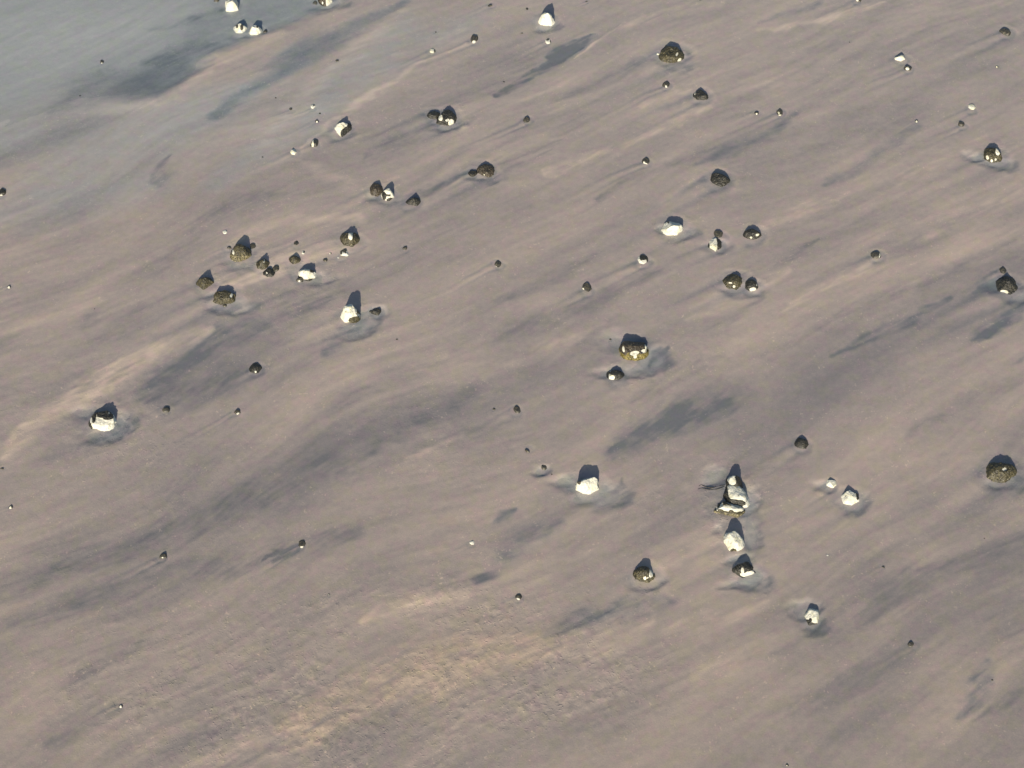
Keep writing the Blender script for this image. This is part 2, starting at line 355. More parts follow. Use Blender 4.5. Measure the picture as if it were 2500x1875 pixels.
S(BO, 499, 709, 41, 31, 14, 'o', [], 'triangular olive boulder at the left end of the cluster', pk=.85, wake=.4)
S(BO, 547, 743, 57, 34, 17, 'o', [(.62, .66, .13, .1)], 'broad olive boulder with a single white dot, lowest of the left cluster', pk=.2, wake=.7)
S(PE, 548, 750, 13, 10, 0, 'k', [], 'small dark stone at the foot of the broad olive boulder', wake=.1)
S(BO, 854, 789, 48, 46, 36, 'c', [(.5, .08, .6, .2), (.88, .5, .18, .18), (.3, 1.0, .5, .08)], 'tall bright white boulder with a long dark shadow below the left cluster', pk=.45, weed='o', wake=.5)
S(ST, 918, 769, 27, 18, 0, 'd', [], 'low ragged dark weedy stone right of the tall bright white boulder', wake=.3, flat=1)
S(PE, 906, 763, 13, 8, 0, 'k', [], 'dark pebble touching the left of the ragged weedy stone', wake=.4)
S(PE, 969, 833, 6, 5, 0, 'k', [], 'tiny dark pebble right below the ragged weedy stone', wake=.2)
S(ST, 623, 913, 29, 26, 5, 'd', [(.1, .2, .16, .1)], 'lone dark triangular stone below the left cluster', pk=.8, wake=.6)
S(PE, 988, 613, 13, 11, 0, 'k', [], 'lone dark pebble between the left cluster and the centre', wake=.3)
S(PE, 22, 707, 11, 9, 0, 'k', [(0, .45, .45, .35)], 'white-faced pebble with dark rim at the left edge, upper of two', wake=.9)
S(PE, 231, 757, 4, 3, 0, 'k', [], 'single dark grain left of the cluster of olive boulders', wake=.1)

# --- centre and right of centre
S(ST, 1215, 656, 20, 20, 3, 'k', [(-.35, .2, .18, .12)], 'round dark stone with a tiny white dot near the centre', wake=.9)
S(BO, 1642, 575, 53, 36, 18, 'c', [(-.4, .75, .12, .1)], 'flat white boulder with a grey tilted top right of centre', pk=.1, tilt=(.1, .55), wake=.5)
S(ST, 1746, 614, 34, 36, 3, 'c', [(.65, .5, .35, .7), (-.9, .4, .15, .3)], 'tilted stone, white on its left and black on its right', pk=.3, weed='d', wake=.6)
S(ST, 1754, 583, 25, 20, 2, 'k', [], 'black stone right behind the tilted half-white stone', wake=.2)  # dark lump fills the dark area behind the half-white stone
S(ST, 1837, 585, 43, 25, 2, 'd', [(.55, .45, .24, .13), (-.18, .2, .13, .1)], 'low dark weedy stone with two white spots right of the tilted half-white stone', wake=.6, flat=1)
S(ST, 1570, 648, 27, 25, 3, 'c', [(.3, .85, 1.0, .38), (.9, .4, .3, .4)], 'black-topped stone with a white front edge left of the tilted one', weed='d', wake=.9)
S(ST, 1433, 716, 26, 26, 2, 'k', [(-.68, .25, .18, .2)], 'blocky black stone with a thin white left edge', wake=.5)
S(BO, 1791, 706, 52, 38, 7, 'o', [(.05, .22, .13, .11), (-.3, .5, .16, .06)], 'rounded dark olive boulder with a white dot, left of a smaller white-footed stone', wake=.9)
S(ST, 1837, 711, 31, 29, 7, 'd', [(.1, .16, .5, .2), (.78, .5, .15, .12)], 'dark stone with a white foot right of the rounded olive boulder', wake=.4)
S(BO, 1549, 880, 69, 46, 21, 'b', [(.0, .40, .32, .10), (.05, .25, .12, .10), (.72, .42, .26, .09), (.82, .68, .09, .2), (-.78, .58, .08, .12)], 'large brown-topped boulder with white patches and a yellow weedy foot', pk=.05, skirt=1, seed=4, wake=.3)
S(BO, 1503, 929, 41, 26, 13, 'd', [(-.42, .33, .38, .26)], 'dark boulder with a white left front just below the large brown-topped one', pk=.5, wake=.6)
S(PE, 1490, 831, 7, 6, 0, 'k', [], 'tiny dark pebble left of the large brown-topped boulder', wake=.2)
S(ST, 2139, 634, 27, 19, 2, 'k', [(.7, .45, .12, .2)], 'lone oval dark stone with a long pale tail at the right', rot=-12, wake=1)
S(ST, 2450, 672, 18, 20, 2, 'k', [], 'small dark stone behind the dark pyramid-shaped boulder', pk=.5, wake=.9)
S(BO, 2464, 718, 49, 44, 8, 'd', [(-.45, .1, .4, .1), (.0, .93, .1, .05)], 'dark pyramid-shaped boulder with a white left foot at the right edge', pk=.85, wake=1)
S(PE, 1592, 550, 4, 3, 0, 'k', [], 'single dark grain left of the flat white boulder', wake=.1)

# --- lower left and lower middle
S(BO, 247, 1053, 67, 50, 24, 'c', [(-.15, .9, .75, .2), (-.85, .18, .22, .2), (.5, .72, .4, .1), (-.6, .62, .2, .12)], 'big white boulder with dark weed on top at the left', pk=.15, weed='d', wake=.3)
S(ST, 405, 1009, 20, 15, 0, 'k', [], 'flat dark stone right of the big white boulder at the left', wake=.2, flat=1)
S(ST, 579, 1015, 17, 14, 0, 'k', [(.2, .35, .4, .18)], 'dark stone with a grey front, farther right of the big white boulder', wake=.7)
S(PE, 26, 1244, 12, 10, 0, 'k', [(0, .4, .42, .35)], 'white-faced pebble with dark rim at the left edge, lower of two', wake=.5)
S(ST, 398, 1367, 20, 15, 0, 'k', [(-.2, .4, .2, .1)], 'angular dark stone lying alone in the lower left', rot=15, wake=.8)
S(PE, 5, 1149, 10, 6, 0, 'k', [], 'flat dark pebble cut by the left edge of the photo', wake=.3)
S(ST, 737, 1340, 19, 22, 3, 'k', [(0, .25, .42, .22)], 'dark stone with a white foot and a forked dark trail in the lower left', wake=1.5)
S(PE, 1152, 1332, 13, 12, 1, 'c', [(.2, .98, .8, .18)], 'small round white pebble alone in the lower middle', wake=.3)
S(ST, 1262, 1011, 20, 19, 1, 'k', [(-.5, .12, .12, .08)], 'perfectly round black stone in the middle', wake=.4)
S(PE, 1206, 1003, 8, 6, 0, 'k', [], 'tiny dark pebble left of the round black stone', wake=.3)
S(PE, 295, 1730, 13, 9, 0, 'k', [(0, .45, .4, .35)], 'white-topped pebble with dark rim near the bottom left', wake=.9)
S(PE, 803, 1455, 7, 6, 0, 'k', [(0, .5, .2, .2)], 'tiny ring-like pebble in the lower middle left', wake=.6)
S(PE, 1287, 1106, 15, 7, 0, 'k', [], 'thin slanting dark flake left of the white boulder in the lower middle', rot=-35, wake=0, flat=1)
S(ST, 1328, 1148, 18, 16, 0, 'k', [], 'dark stone sunk in a grey wet patch left of the scour-pool boulder', wake=.1)
S(PE, 1347, 1162, 6, 5, 0, 'k', [], 'tiny dark pebble right of the sunken stone', wake=0)
S(BO, 1434, 1207, 58, 44, 39, 'c', [(-.75, .7, .22, .22), (-.3, .93, .2, .07), (.4, .9, .35, .1)], 'white boulder in a round scour pool in the lower middle with a long shadow', pk=.1, wake=.3)
S(ST, 1266, 1468, 19, 18, 1, 'k', [(-.05, .33, .4, .18)], 'dark stone with a white bar, bottom middle', wake=.4)

# --- lower right
S(BO, 1781, 1263, 72, 36, 10, 'c', [(0, .1, 1.3, .29), (.1, .98, 1.4, .24), (-.6, .42, .18, .1), (.1, .42, .16, .14)], 'front boulder of the three-boulder pile, a white shelf over olive weed', weed='o', pk=.1, tan=1, wake=.2)
S(BO, 1799, 1241, 62, 58, 24, 'c', [(-.30, .22, 1.0, .28), (-.95, .45, .35, .3), (.95, .9, .25, .3)], 'middle boulder of the three-boulder pile, a white slab tilted over black weed', weed='d', pk=.3, tilt=(-.2, -.25), wake=0)
S(BO, 1794, 1205, 40, 44, 33, 'd', [(-.45, .68, .48, .26), (.2, .88, .5, .07), (.85, .7, .12, .2)], 'rear boulder of the three-boulder pile with a white left top', weed='d', pk=.3, wake=.5)
S(BO, 1793, 1347, 51, 50, 35, 'c', [(-.12, .04, .3, .13), (-.62, .82, .1, .1), (.6, .85, .3, .12)], 'tall white boulder with a pointed shadow just below the three-boulder pile', pk=.3, weed='o', wake=.3)
S(BO, 1814, 1409, 58, 37, 18, 'd', [(.35, .22, .62, .2), (-.05, .5, .14, .2), (-.45, .78, .12, .07)], 'lowest boulder in the line under the pile, black left and white right', pk=.4, wake=.2)
S(BO, 1573, 1423, 54, 40, 20, 'o', [(.62, .45, .24, .2), (.05, .3, .13, .12), (.3, .32, .1, .06)], 'olive boulder with white right corner left of the lowest boulder in the line', pk=.5, wake=.4)
S(ST, 1957, 1097, 33, 27, 6, 'd', [], 'lone dark weedy stone above the pair of white stones in the lower right', pk=.5, wake=.7)
S(ST, 2032, 1192, 27, 21, 11, 'c', [(0, .98, .6, .1)], 'small white stone up left of the clean white boulder in the lower right', pk=.3, wake=.6)
S(BO, 2077, 1234, 47, 39, 18, 'c', [(-.2, .98, .9, .14), (.75, .55, .14, .2)], 'clean white boulder with dark back right of the small white stone', pk=.3, weed='d', wake=.4)
S(BO, 2447, 1177, 80, 50, 19, 'o', [(.1, .66, .16, .06), (.25, .14, .06, .05)], 'largest dark olive boulder at the right edge', pk=.35, rot=8, seed=6, wake=.6)
S(PE, 2020, 1359, 6, 4, 0, 'c', [], 'tiny white pebble in the lower right', wake=0)
S(PE, 2156, 1389, 9, 6, 0, 'k', [], 'small dark pebble right of the tiny white one in the lower right', wake=.4)
S(PE, 2403, 1318, 5, 4, 0, 'k', [], 'tiny dark pebble below the largest olive boulder', wake=.1)
S(BO, 1985, 1528, 37, 44, 17, 'c', [(.05, .12, .7, .2), (.75, .1, .25, .12), (.0, .36, .22, .14)], 'slanting white boulder with a black foot in its own pool, lower right', pk=.35, weed='d', rot=-25, wake=.3)
S(ST, 2224, 1581, 18, 14, 0, 'k', [], 'half-buried grey-black stone low on the right', wake=.5, flat=1)
S(PE, 2422, 1665, 7, 6, 0, 'k', [], 'tiny dark pebble beside the dark streaks in the bottom right', wake=.2)
S(PE, 1922, 1873, 9, 8, 0, 'k', [(-.3, .5, .2, .2)], 'dark pebble on the bottom edge of the photo', wake=.1)


# ------------------------------------------------------------------ the beach: one sheet of sand, finely modelled where it is seen
FLOW = R(32.0)                                  # streaks run from lower left to upper right
FX, FY = math.cos(FLOW), math.sin(FLOW)
WATER_Z = 0.0
SAND_Z = 0.030

def axis(lo, hi, step, far):
    core = np.arange(lo, hi + step * .5, step)
    out = []; d = step * 6
    while (out[-1] if out else 0) < far:
        out.append((out[-1] if out else 0) + d); d *= 1.42
    out = np.array(out)
    return np.concatenate([lo - out[::-1], core, hi + out])
gx = axis(-16.2, 16.2, 0.038, 2600.0)
gy = axis(17.6, 44.2, 0.038, 2600.0)
NX, NY = len(gx), len(gy)
X, Y = np.meshgrid(gx.astype(np.float32), gy.astype(np.float32))
inside = (sstep(-60, -16, X) * (1 - sstep(16, 60, X)) * sstep(-20, 17, Y) * (1 - sstep(44, 90, Y))).astype(np.float32)

# meandering flow coordinates
bend = fbm2(X * .11, Y * .11, 3, 2) * 1.1
Sx = X * FX + Y * FY
Tx = -X * FY + Y * FX + bend
# ragged-edge warp for all mapped features
WX = X + (fbm2(Sx * .45, Tx * 1.3, 11, 3) * .42 + noise2(X * 5.5, Y * 5.5, 15) * .035).astype(np.float32)
WY = Y + (fbm2(Sx * .45 + 50, Tx * 1.3, 21, 3) * .30 + noise2(X * 5.5 + 9, Y * 5.5, 25) * .035).astype(np.float32)

tone = np.zeros_like(X); slate = np.zeros_like(X); ochre = np.zeros_like(X)
Z = np.full_like(X, SAND_Z)

# broad drift of colour, stretched along the flow at several scales
a1 = fbm2(Sx * .10, Tx * .42, 31, 3)
a2 = fbm2(Sx * .22, Tx * 1.25, 41, 3)
a3 = fbm2(Sx * .55, Tx * 3.4, 51, 3)
a4 = fbm2(Sx * 1.5, Tx * 8.5, 61, 2)
iso = fbm2(X * .55, Y * .55, 71, 3)
patch = np.clip(.5 + 1.3 * fbm2(Sx * .12 + 5, Tx * .3, 45, 2), .05, 1.5)
tone += .46 * a1 + patch * (.46 * a2 + .22 * a3 + .09 * a4) + .16 * iso + .02
modul = np.clip(.80 + .95 * a3 + .75 * a4 + .35 * fbm2(Sx * .9, Tx * 2.2, 63, 2), .05, 1.6)          # breaks mapped streaks into filaments
Z += (inside * (.012 * a2 + .0060 * a3 + .0015 * a4)).astype(np.float32)
Z += (inside * .0022 * fbm2(X * 4.2, Y * 4.2, 81, 3)).astype(np.float32)

grit = np.clip(.95 + .8 * fbm2(X * 1.6, Y * 2.0, 65, 3), .3, 1.5)                # uneven cover inside a streak
def window(x0, x1, y0, y1):
    i0, i1 = np.searchsorted(gx, [x0, x1]); j0, j1 = np.searchsorted(gy, [y0, y1])
    return slice(max(j0, 0), j1), slice(max(i0, 0), i1)
OV = 2500 / 2212.0
def streak(field, pts, hw, amt, soft=.55, taper=.7, mod=1.0, dz=0.0, k=OV):
    """a band of sediment along surveyed points; hw = half width in photo px"""
    P = [ground(u * k, v * k)[:2] for u, v in pts]
    um, vm = pts[len(pts) // 2]
    h = hw * k * mpp(um * k, vm * k)
    xs = [p[0] for p in P]; ys = [p[1] for p in P]
    w = window(min(xs) - h * 3 - .5, max(xs) + h * 3 + .5, min(ys) - h * 3 - .5, max(ys) + h * 3 + .5)
    xw, yw = WX[w], WY[w]
    seg = [math.dist(P[i], P[i + 1]) for i in range(len(P) - 1)]; tot = sum(seg); acc = 0
    best = np.full_like(xw, 9.0)
    for i in range(len(P) - 1):
        (ax, ay), (bx, by) = P[i], P[i + 1]
        dx, dy = bx - ax, by - ay; L2 = dx * dx + dy * dy
        t = np.clip(((xw - ax) * dx + (yw - ay) * dy) / L2, 0, 1)
        d = np.hypot(xw - ax - t * dx, yw - ay - t * dy)
        s = (acc + t * seg[i]) / tot
        hh = h * ((1 - taper) + taper * np.sin(np.pi * np.clip(s * .92 + .04, 0, 1)) ** .7)
        best = np.minimum(best, d / np.maximum(hh, 1e-3)); acc += seg[i]
    g = 1 - sstep(1 - soft, 1 + soft, best)
    m = (1 - mod) + mod * modul[w] * grit[w]
    field[w] += (amt * g * m).astype(np.float32)
    if dz: Z[w] += (dz * g).astype(np.float32)
def blob(field, u, v, ru, rv, amt, soft=.5, rot=0.0, k=1.0, mod=.5, dz=0.0):
    """a patch of ground: centre and half sizes in photo px, laid flat on the beach"""
    cx, cy, _ = ground(u * k, v * k); s = mpp(u * k, v * k) * k
    ru *= s; rv *= s / math.sin(dep(v * k))
    rr = max(ru, rv) * 1.8 + .4
    w = window(cx - rr, cx + rr, cy - rr, cy + rr)
    dx, dy = WX[w] - cx, WY[w] - cy
    c, s_ = math.cos(rot), math.sin(rot)
    q = np.hypot((dx * c + dy * s_) / ru, (-dx * s_ + dy * c) / rv)
    g = 1 - sstep(1 - soft, 1 + soft, q)
    if field is not None: field[w] += (amt * g * ((1 - mod) + mod * modul[w])).astype(np.float32)
    if dz: Z[w] += (dz * g).astype(np.float32)
    return w, g

# ---- general drift: bluer and smoother up the beach, browner towards the cliff foot
V0 = np.clip((Y - 18.6) / 24.5, -.3, 1.3)
slate += (.06 + .16 * sstep(.55, 1.05, V0)).astype(np.float32)
ochre += (.45 * (1 - sstep(.0, .55, V0))).astype(np.float32)
tone += (.17 * V0 - .13).astype(np.float32)

# ---- the shallow pool, upper left: signed distance to its shore
pool_line = [(900, -60), (720, 2), (640, 48), (590, 66), (545, 82), (470, 112), (420, 150), (385, 178), (340, 202), (290, 210), (235, 212), (150, 225), (60, 262), (-60, 300), (-400, 380)]
pl = np.array([ground(u * OV, v * OV)[:2] for u, v in pool_line])
w = window(-30, 2, 33, 60)
xw, yw = WX[w] * .65 + X[w] * .35, WY[w] * .65 + Y[w] * .35
order = np.argsort(pl[:, 0])
shore_y = np.interp(xw, pl[order, 0], pl[order, 1])
slope = np.gradient(np.interp(gx[w[1]], pl[order, 0], pl[order, 1]), gx[w[1]])
dist = (yw - shore_y) / np.sqrt(1 + slope[None, :] ** 2)           # >0 inside the pool
east = sstep(-11.5, -9.4, xw)                                       # crisp bank on the right, vague margin on the left
wid = 1.5 * (1 - east) + .30 * east
g = sstep(-wid, wid, dist)
slate[w] += .80 * g
tone[w] = tone[w] * (1 - .55 * g) + .30 * g * (1 - sstep(-13, -6, xw) * .4)
tone[w] -= .42 * np.exp(-((dist - .75) / .75) ** 2) * sstep(-13.6, -11.5, xw)
Z[w] -= g * .055
bank = np.exp(-((dist + .28) / .26) ** 2) * sstep(-12.6, -11.0, xw) * sstep(.0, .4, 1 - sstep(-7.4, -6.0, xw))
tone[w] += .40 * bank; Z[w] += .022 * bank

# silt and dark sand in and below the pool
streak(tone, [(395, 150), (330, 175), (270, 195)], 52, -.62, soft=1.0, mod=.35)
streak(tone, [(470, 95), (400, 120), (300, 130)], 26, -.45, soft=.9)
streak(tone, [(480, 25), (400, 48), (330, 60)], 16, -.55, soft=.8)
streak(tone, [(240, 150), (170, 190), (110, 240)], 22, -.35, soft=.9)
streak(tone, [(300, 60), (160, 70), (20, 60)], 60, .22, soft=.9)
streak(slate, [(640, 130), (500, 250), (330, 330), (100, 400)], 85, .26, soft=1.0, mod=.5)
streak(slate, [(880, 40), (760, 150), (620, 280), (540, 340), (470, 400)], 44, .38, soft=1.0, mod=.6)
streak(slate, [(1040, 40), (900, 90), (760, 190), (660, 290)], 46, .30, soft=1.0, mod=.6)
streak(tone, [(870, 30), (760, 120), (640, 230), (560, 310)], 22, .3, soft=.8)
streak(slate, [(-60, 470), (180, 430), (330, 400)], 60, .38, soft=1.0, mod=.3)
streak(slate, [(-80, 330), (120, 310), (340, 270), (520, 200)], 75, .42, soft=1.0, mod=.3)
streak(tone, [(-60, 120), (100, 110), (260, 60), (420, 20)], 70, .22, soft=1.0, mod=.2)
for a, hw, s in (([(868, 2), (760, 62), (640, 126), (530, 202), (466, 248)], 21, 1.05),):
    streak(tone, a, hw * 1.1, -s * .72, soft=1.0, mod=.35, dz=-.012); streak(slate, a, hw * 1.2, .45, soft=.8, mod=.3)
streak(tone, [(372, 340), (360, 370), (345, 402)], 17, -.55, soft=.8)
# mottled dark streak, top centre
streak(tone, [(1274, 76), (1215, 110), (1160, 152)], 9, -1.1, soft=.9, taper=.8, dz=-.006)
streak(tone, [(1240, 100), (1180, 142), (1125, 184), (1080, 206)], 11, -1.0, soft=.8, taper=.8, dz=-.006)
streak(tone, [(1210, 132), (1150, 160), (1100, 190)], 8, -.9, soft=.8, taper=.8)
streak(slate, [(1272, 78), (1195, 128), (1135, 178)], 16, .35, soft=.4)
# ---- dark sediment streaks (surveyed on the photo)
for pts, hw, s in (
    ([(1770, 10), (1700, 32), (1640, 52)], 10, .60), ([(950, 262), (880, 300), (800, 338)], 14, .50),
    ([(1010, 375), (950, 400), (880, 425)], 10, .55), ([(1205, 300), (1130, 330), (1050, 372)], 5, .50),
    ([(1190, 325), (1120, 362), (1060, 395)], 6, .40), ([(1545, 322), (1440, 360), (1350, 402), (1290, 440)], 11, .42),
    ([(1720, 245), (1660, 292), (1570, 325), (1500, 362)], 12, .65), ([(1990, 275), (1900, 320), (1850, 365), (1790, 398)], 14, .60),
    ([(2212, 660), (2160, 695), (2110, 730)], 20, 1.0), ([(2212, 690), (2170, 705), (2130, 728)], 14, .7),
    ([(2055, 645), (1975, 690), (1905, 712), (1858, 740), (1795, 775)], 10, .75), ([(2160, 605), (2110, 632)], 13, .80),
    ([(2212, 760), (2170, 780)], 7, .6), ([(1765, 520), (1690, 562), (1655, 580)], 9, .45),
    ([(1560, 868), (1450, 905), (1370, 955), (1335, 985)], 36, .75), ([(1222, 1133), (1140, 1158), (1085, 1200), (1045, 1245)], 24, .75),
    ([(1110, 1108), (1065, 1128)], 11, .65), ([(1440, 1302), (1340, 1310), (1240, 1352), (1180, 1370)], 24, .70),
    ([(1080, 1232), (980, 1252), (900, 1270), (830, 1322)], 24, .45), ([(1020, 852), (820, 958), (600, 1062), (300, 1168), (0, 1292)], 34, .45),
    ([(760, 1150), (560, 1205), (330, 1262), (0, 1352)], 30, .45), ([(560, 640), (650, 650), (745, 620)], 36, .38),
    ([(640, 395), (440, 480), (300, 600), (180, 700)], 30, .32), ([(560, 700), (460, 735), (360, 790), (310, 850)], 34, .62),
    ([(560, 800), (450, 830), (340, 860)], 40, .50), ([(300, 915), (200, 950), (60, 1000)], 26, .35),
    ([(330, 1380), (230, 1430), (140, 1490)], 18, .45), ([(420, 1475), (260, 1540), (90, 1610)], 26, .30),
    ([(2152, 1435), (2090, 1510), (2055, 1555)], 14, .75), ([(2205, 1478), (2140, 1530), (2090, 1570)], 11, .55),
    ([(2212, 1165), (1960, 1260), (1760, 1360), (1620, 1420)], 30, .36), ([(1960, 1420), (1830, 1480), (1700, 1540)], 24, .35),
    ([(1720, 1010), (1640, 1120), (1600, 1200)], 30, .22), ([(1590, 775), (1480, 800), (1360, 870)], 20, .30),
    ([(1420, 590), (1300, 640), (1150, 700), (1000, 760)], 24, .34), ([(1290, 560), (1180, 620), (1080, 650)], 14, .34),
    ([(1940, 620), (1800, 690), (1650, 760)], 20, .30), ([(2212, 820), (2100, 870), (1960, 930)], 22, .34),
    ([(2190, 520), (2080, 570), (1960, 640)], 14, .30), ([(420, 610), (330, 660), (200, 740)], 22, .25),
    ([(770, 690), (735, 735), (700, 760)], 20, .60), ([(1900, 80), (1800, 130), (1700, 170)], 16, .25),
    ([(1300, 240), (1180, 290)], 12, .35), ([(1400, 130), (1330, 165), (1200, 215)], 16, .35),
    ([(700, 640), (640, 660)], 18, .5), ([(1640, 640), (1560, 690), (1470, 730)], 14, .4),
    ([(2000, 1500), (1850, 1570), (1700, 1620)], 24, .25), ([(1500, 1480), (1350, 1540), (1200, 1600)], 26, .25)):
    streak(tone, pts, hw * 1.05, -s * .92, soft=1.0, dz=-.005 * s)
    if s > .55: streak(slate, pts, hw, .28 * s, soft=.95)
for pts, hw, s in (([(1150, 790), (820, 950), (500, 1080), (200, 1190), (0, 1280)], 85, .26), ([(640, 690), (500, 750), (370, 850)], 80, .36),
                   ([(1600, 850), (1450, 905), (1340, 990)], 62, .34), ([(2212, 560), (2000, 700), (1800, 820), (1600, 950)], 75, .20),
                   ([(1120, 430), (900, 520), (760, 620)], 60, .24), ([(2212, 1180), (1950, 1300), (1720, 1420)], 90, .20), ([(1500, 560), (1300, 640), (1100, 720)], 60, .22)):
    streak(tone, pts, hw, -s, soft=1.0, mod=.4)
# forked trail of the stone in the lower left, and shade painted along the steep moat walls
for pts, hw, s in (([(648, 1172), (605, 1190), (552, 1210)], 5, 1.0), ([(655, 1188), (615, 1202), (570, 1216)], 5, .9), ([(1415, 790), (1432, 768), (1445, 755)], 9, .8),
                   ([(1310, 1060), (1335, 1050), (1330, 1035)], 7, .6), ([(258, 950), (272, 925), (280, 905)], 8, .6)):
    streak(tone, pts, hw, -s, soft=.7, mod=.4)
# ---- pale, drier sand
for pts, hw, s in (
    ([(1030, 88), (900, 142), (760, 235), (640, 322)], 7, .65), ([(1335, 58), (1272, 98), (1235, 125)], 5, .75),
    ([(1560, 2), (1440, 30), (1335, 60)], 13, .45), ([(1900, 8), (1760, 48), (1640, 70)], 9, .60),
    ([(1535, 232), (1440, 272), (1300, 332), (1180, 380)], 9, .55), ([(1480, 200), (1380, 240)], 8, .45),
    ([(850, 385), (800, 420), (640, 350)], 16, .30), ([(780, 540), (640, 545), (560, 590), (470, 620)], 34, .52),
    ([(640, 620), (600, 600), (540, 590)], 24, .35), ([(440, 715), (300, 775), (200, 830), (100, 905), (0, 985)], 26, .80),
    ([(230, 830), (150, 860)], 26, .45), ([(1690, 590), (1600, 640), (1480, 690)], 16, .4),
    ([(1900, 560), (1800, 615), (1680, 680)], 10, .5), ([(1830, 420), (1700, 470), (1560, 520)], 16, .35),
    ([(1620, 345), (1500, 390), (1420, 440)], 16, .35), ([(1000, 60), (860, 120)], 10, .25),
    ([(1180, 1380), (1000, 1425), (850, 1480), (660, 1560)], 58, .55), ([(1010, 1290), (900, 1290), (790, 1340)], 24, .55),
    ([(700, 1580), (560, 1620), (420, 1659)], 46, .45), ([(1400, 1340), (1300, 1390), (1180, 1420)], 26, .40),
    ([(1700, 1360), (1600, 1420), (1450, 1500)], 26, .28), ([(1560, 1160), (1470, 1190), (1400, 1230)], 34, .32),
    ([(1660, 1300), (1560, 1330), (1430, 1370)], 18, .30), ([(1560, 1020), (1480, 1060)], 30, .25),
    ([(2130, 300), (2040, 340), (1940, 400)], 18, .35), ([(2212, 420), (2080, 470), (1980, 520)], 16, .35),
    ([(2100, 1240), (2000, 1290), (1900, 1340)], 20, .22), ([(1300, 700), (1200, 750), (1060, 820)], 14, .30),
    ([(1000, 930), (940, 965), (880, 1000)], 12, .45), ([(1640, 1050), (1600, 1090)], 24, .25),
    ([(260, 780), (210, 820)], 30, .3), ([(800, 480), (640, 470), (500, 520)], 14, .35)):
    streak(tone, pts, hw, s * .98, soft=.8, dz=.005 * s)
for pts, hw, s in (([(1200, 1370), (1000, 1425), (830, 1490), (650, 1570)], 80, .9), ([(1000, 1420), (900, 1450)], 50, .35)):
    streak(ochre, pts, hw, s, soft=.9)

# ---- lumpy, wormy sand towards the cliff foot
rough = np.zeros_like(X)
for u, v, ru, rv, s in ((960, 1440, 420, 190, 1.0), (600, 1560, 320, 110, .8), (1180, 1440, 190, 90, .8), (950, 950, 160, 70, .55),
                        (220, 880, 240, 110, .45), (300, 1120, 320, 160, .35), (340, 1480, 320, 140, .5), (680, 700, 150, 60, .4),
                        (1430, 1060, 90, 60, .3), (1600, 1040, 110, 60, .5), (600, 590, 170, 70, .35), (1450, 770, 150, 60, .3)):
    blob(rough, u, v, ru, rv, s, soft=.7, k=OV, mod=.5)
for s_ in STONES:
    if s_['w'] >= 40:
        blob(rough, s_['x'] + 6, s_['y'] - 10, s_['w'] * 1.15, s_['w'] * .8, .55, soft=.6, mod=.9)
rough = np.clip((rough + .08) * np.clip(.75 + .9 * fbm2(Sx * .5, Tx * .9, 93, 2), .25, 1.4), 0, 1.3) * inside
lump = fbm2(X * 4.6, Y * 4.2, 91, 3)
cast = np.maximum(noise2(X * 5.2 + .6 * bend, Y * 4.4, 95), 0) ** 2
worm = 1 - np.abs(noise2(X * 3.7, Y * 2.6, 97)); worm = np.maximum(worm - .86, 0) / .14
Z += (rough * (.009 * lump + .014 * cast + .006 * worm * (noise2(X * .9, Y * .9, 98) > .1))).astype(np.float32)
tone += (rough * (.14 * lump + .22 * worm * (noise2(X * .9, Y * .9, 98) > .1) - .10 * cast)).astype(np.float32)

# ---- scour hollows holding water round the bigger boulders
for u, v, ru, rv, d in (
    (1462, 1212, 62, 34, 1.0), (1392, 1180, 38, 16, .9), (1742, 1168, 40, 20, 1.0), (1842, 1232, 22, 44, 1.0),
    (1836, 1312, 26, 36, 1.0), (1748, 1300, 24, 13, .7), (1800, 1362, 44, 12, .9), (1838, 1408, 40, 28, 1.0), (1800, 1428, 34, 14, .8),
    (292, 1042, 42, 32, .9), (196, 1014, 34, 22, .7), (240, 1068, 50, 16, .7), (1530, 832, 68, 22, .8), (1600, 878, 44, 26, 1.1), (1560, 905, 42, 14, .8),
    (1480, 915, 44, 16, .7), (890, 785, 36, 30, .8), (870, 815, 40, 18, .7), (922, 765, 32, 16, .7), (775, 682, 34, 20, .7), (575, 752, 50, 18, .8),
    (590, 640, 44, 20, .6), (530, 715, 34, 14, .5), (2440, 400, 44, 14, .9), (2390, 378, 26, 12, .9), (2085, 1238, 42, 20, .8), (2012, 1186, 36, 13, .7),
    (2452, 1188, 40, 20, .8), (1962, 1490, 36, 20, 1.0), (1992, 1530, 40, 16, .8), (2440, 700, 38, 18, .8), (2476, 728, 36, 16, .8),
    (1342, 62, 40, 14, .9), (1092, 304, 44, 13, .7), (1650, 572, 46, 18, .8), (1612, 566, 30, 10, .7), (1815, 708, 48, 16, .8), (1575, 1418, 44, 16, .5),
    (1330, 1142, 24, 12, .9), (1186, 432, 44, 12, .6), (836, 332, 40, 14, .6), (936, 488, 44, 14, .6), (1752, 605, 32, 18, .7), (1641, 150, 50, 14, .6),
    (793, 14, 46, 14, .8), (603, 82, 60, 12, .5)):
    wdw, g = blob(slate, u, v, ru * .92, rv * .92, .46 * d ** 2, soft=.62, mod=.4, dz=-.044 * d)
    rim = g * (1 - g) * 4
    # upstream rim: steep-wall shade painted dark; chalk flour in the still middle
    side = np.clip((WX[wdw] - ground(u, v)[0]) / (ru * mpp(u, v)), -1.2, 1.2)
    tone[wdw] += (-.70 * d * rim * modul[wdw] * np.clip(.25 + side, 0, 1.2) + .20 * g * d).astype(np.float32)
    Z[wdw] += (.006 * rim * np.clip(side, 0, 1)).astype(np.float32)

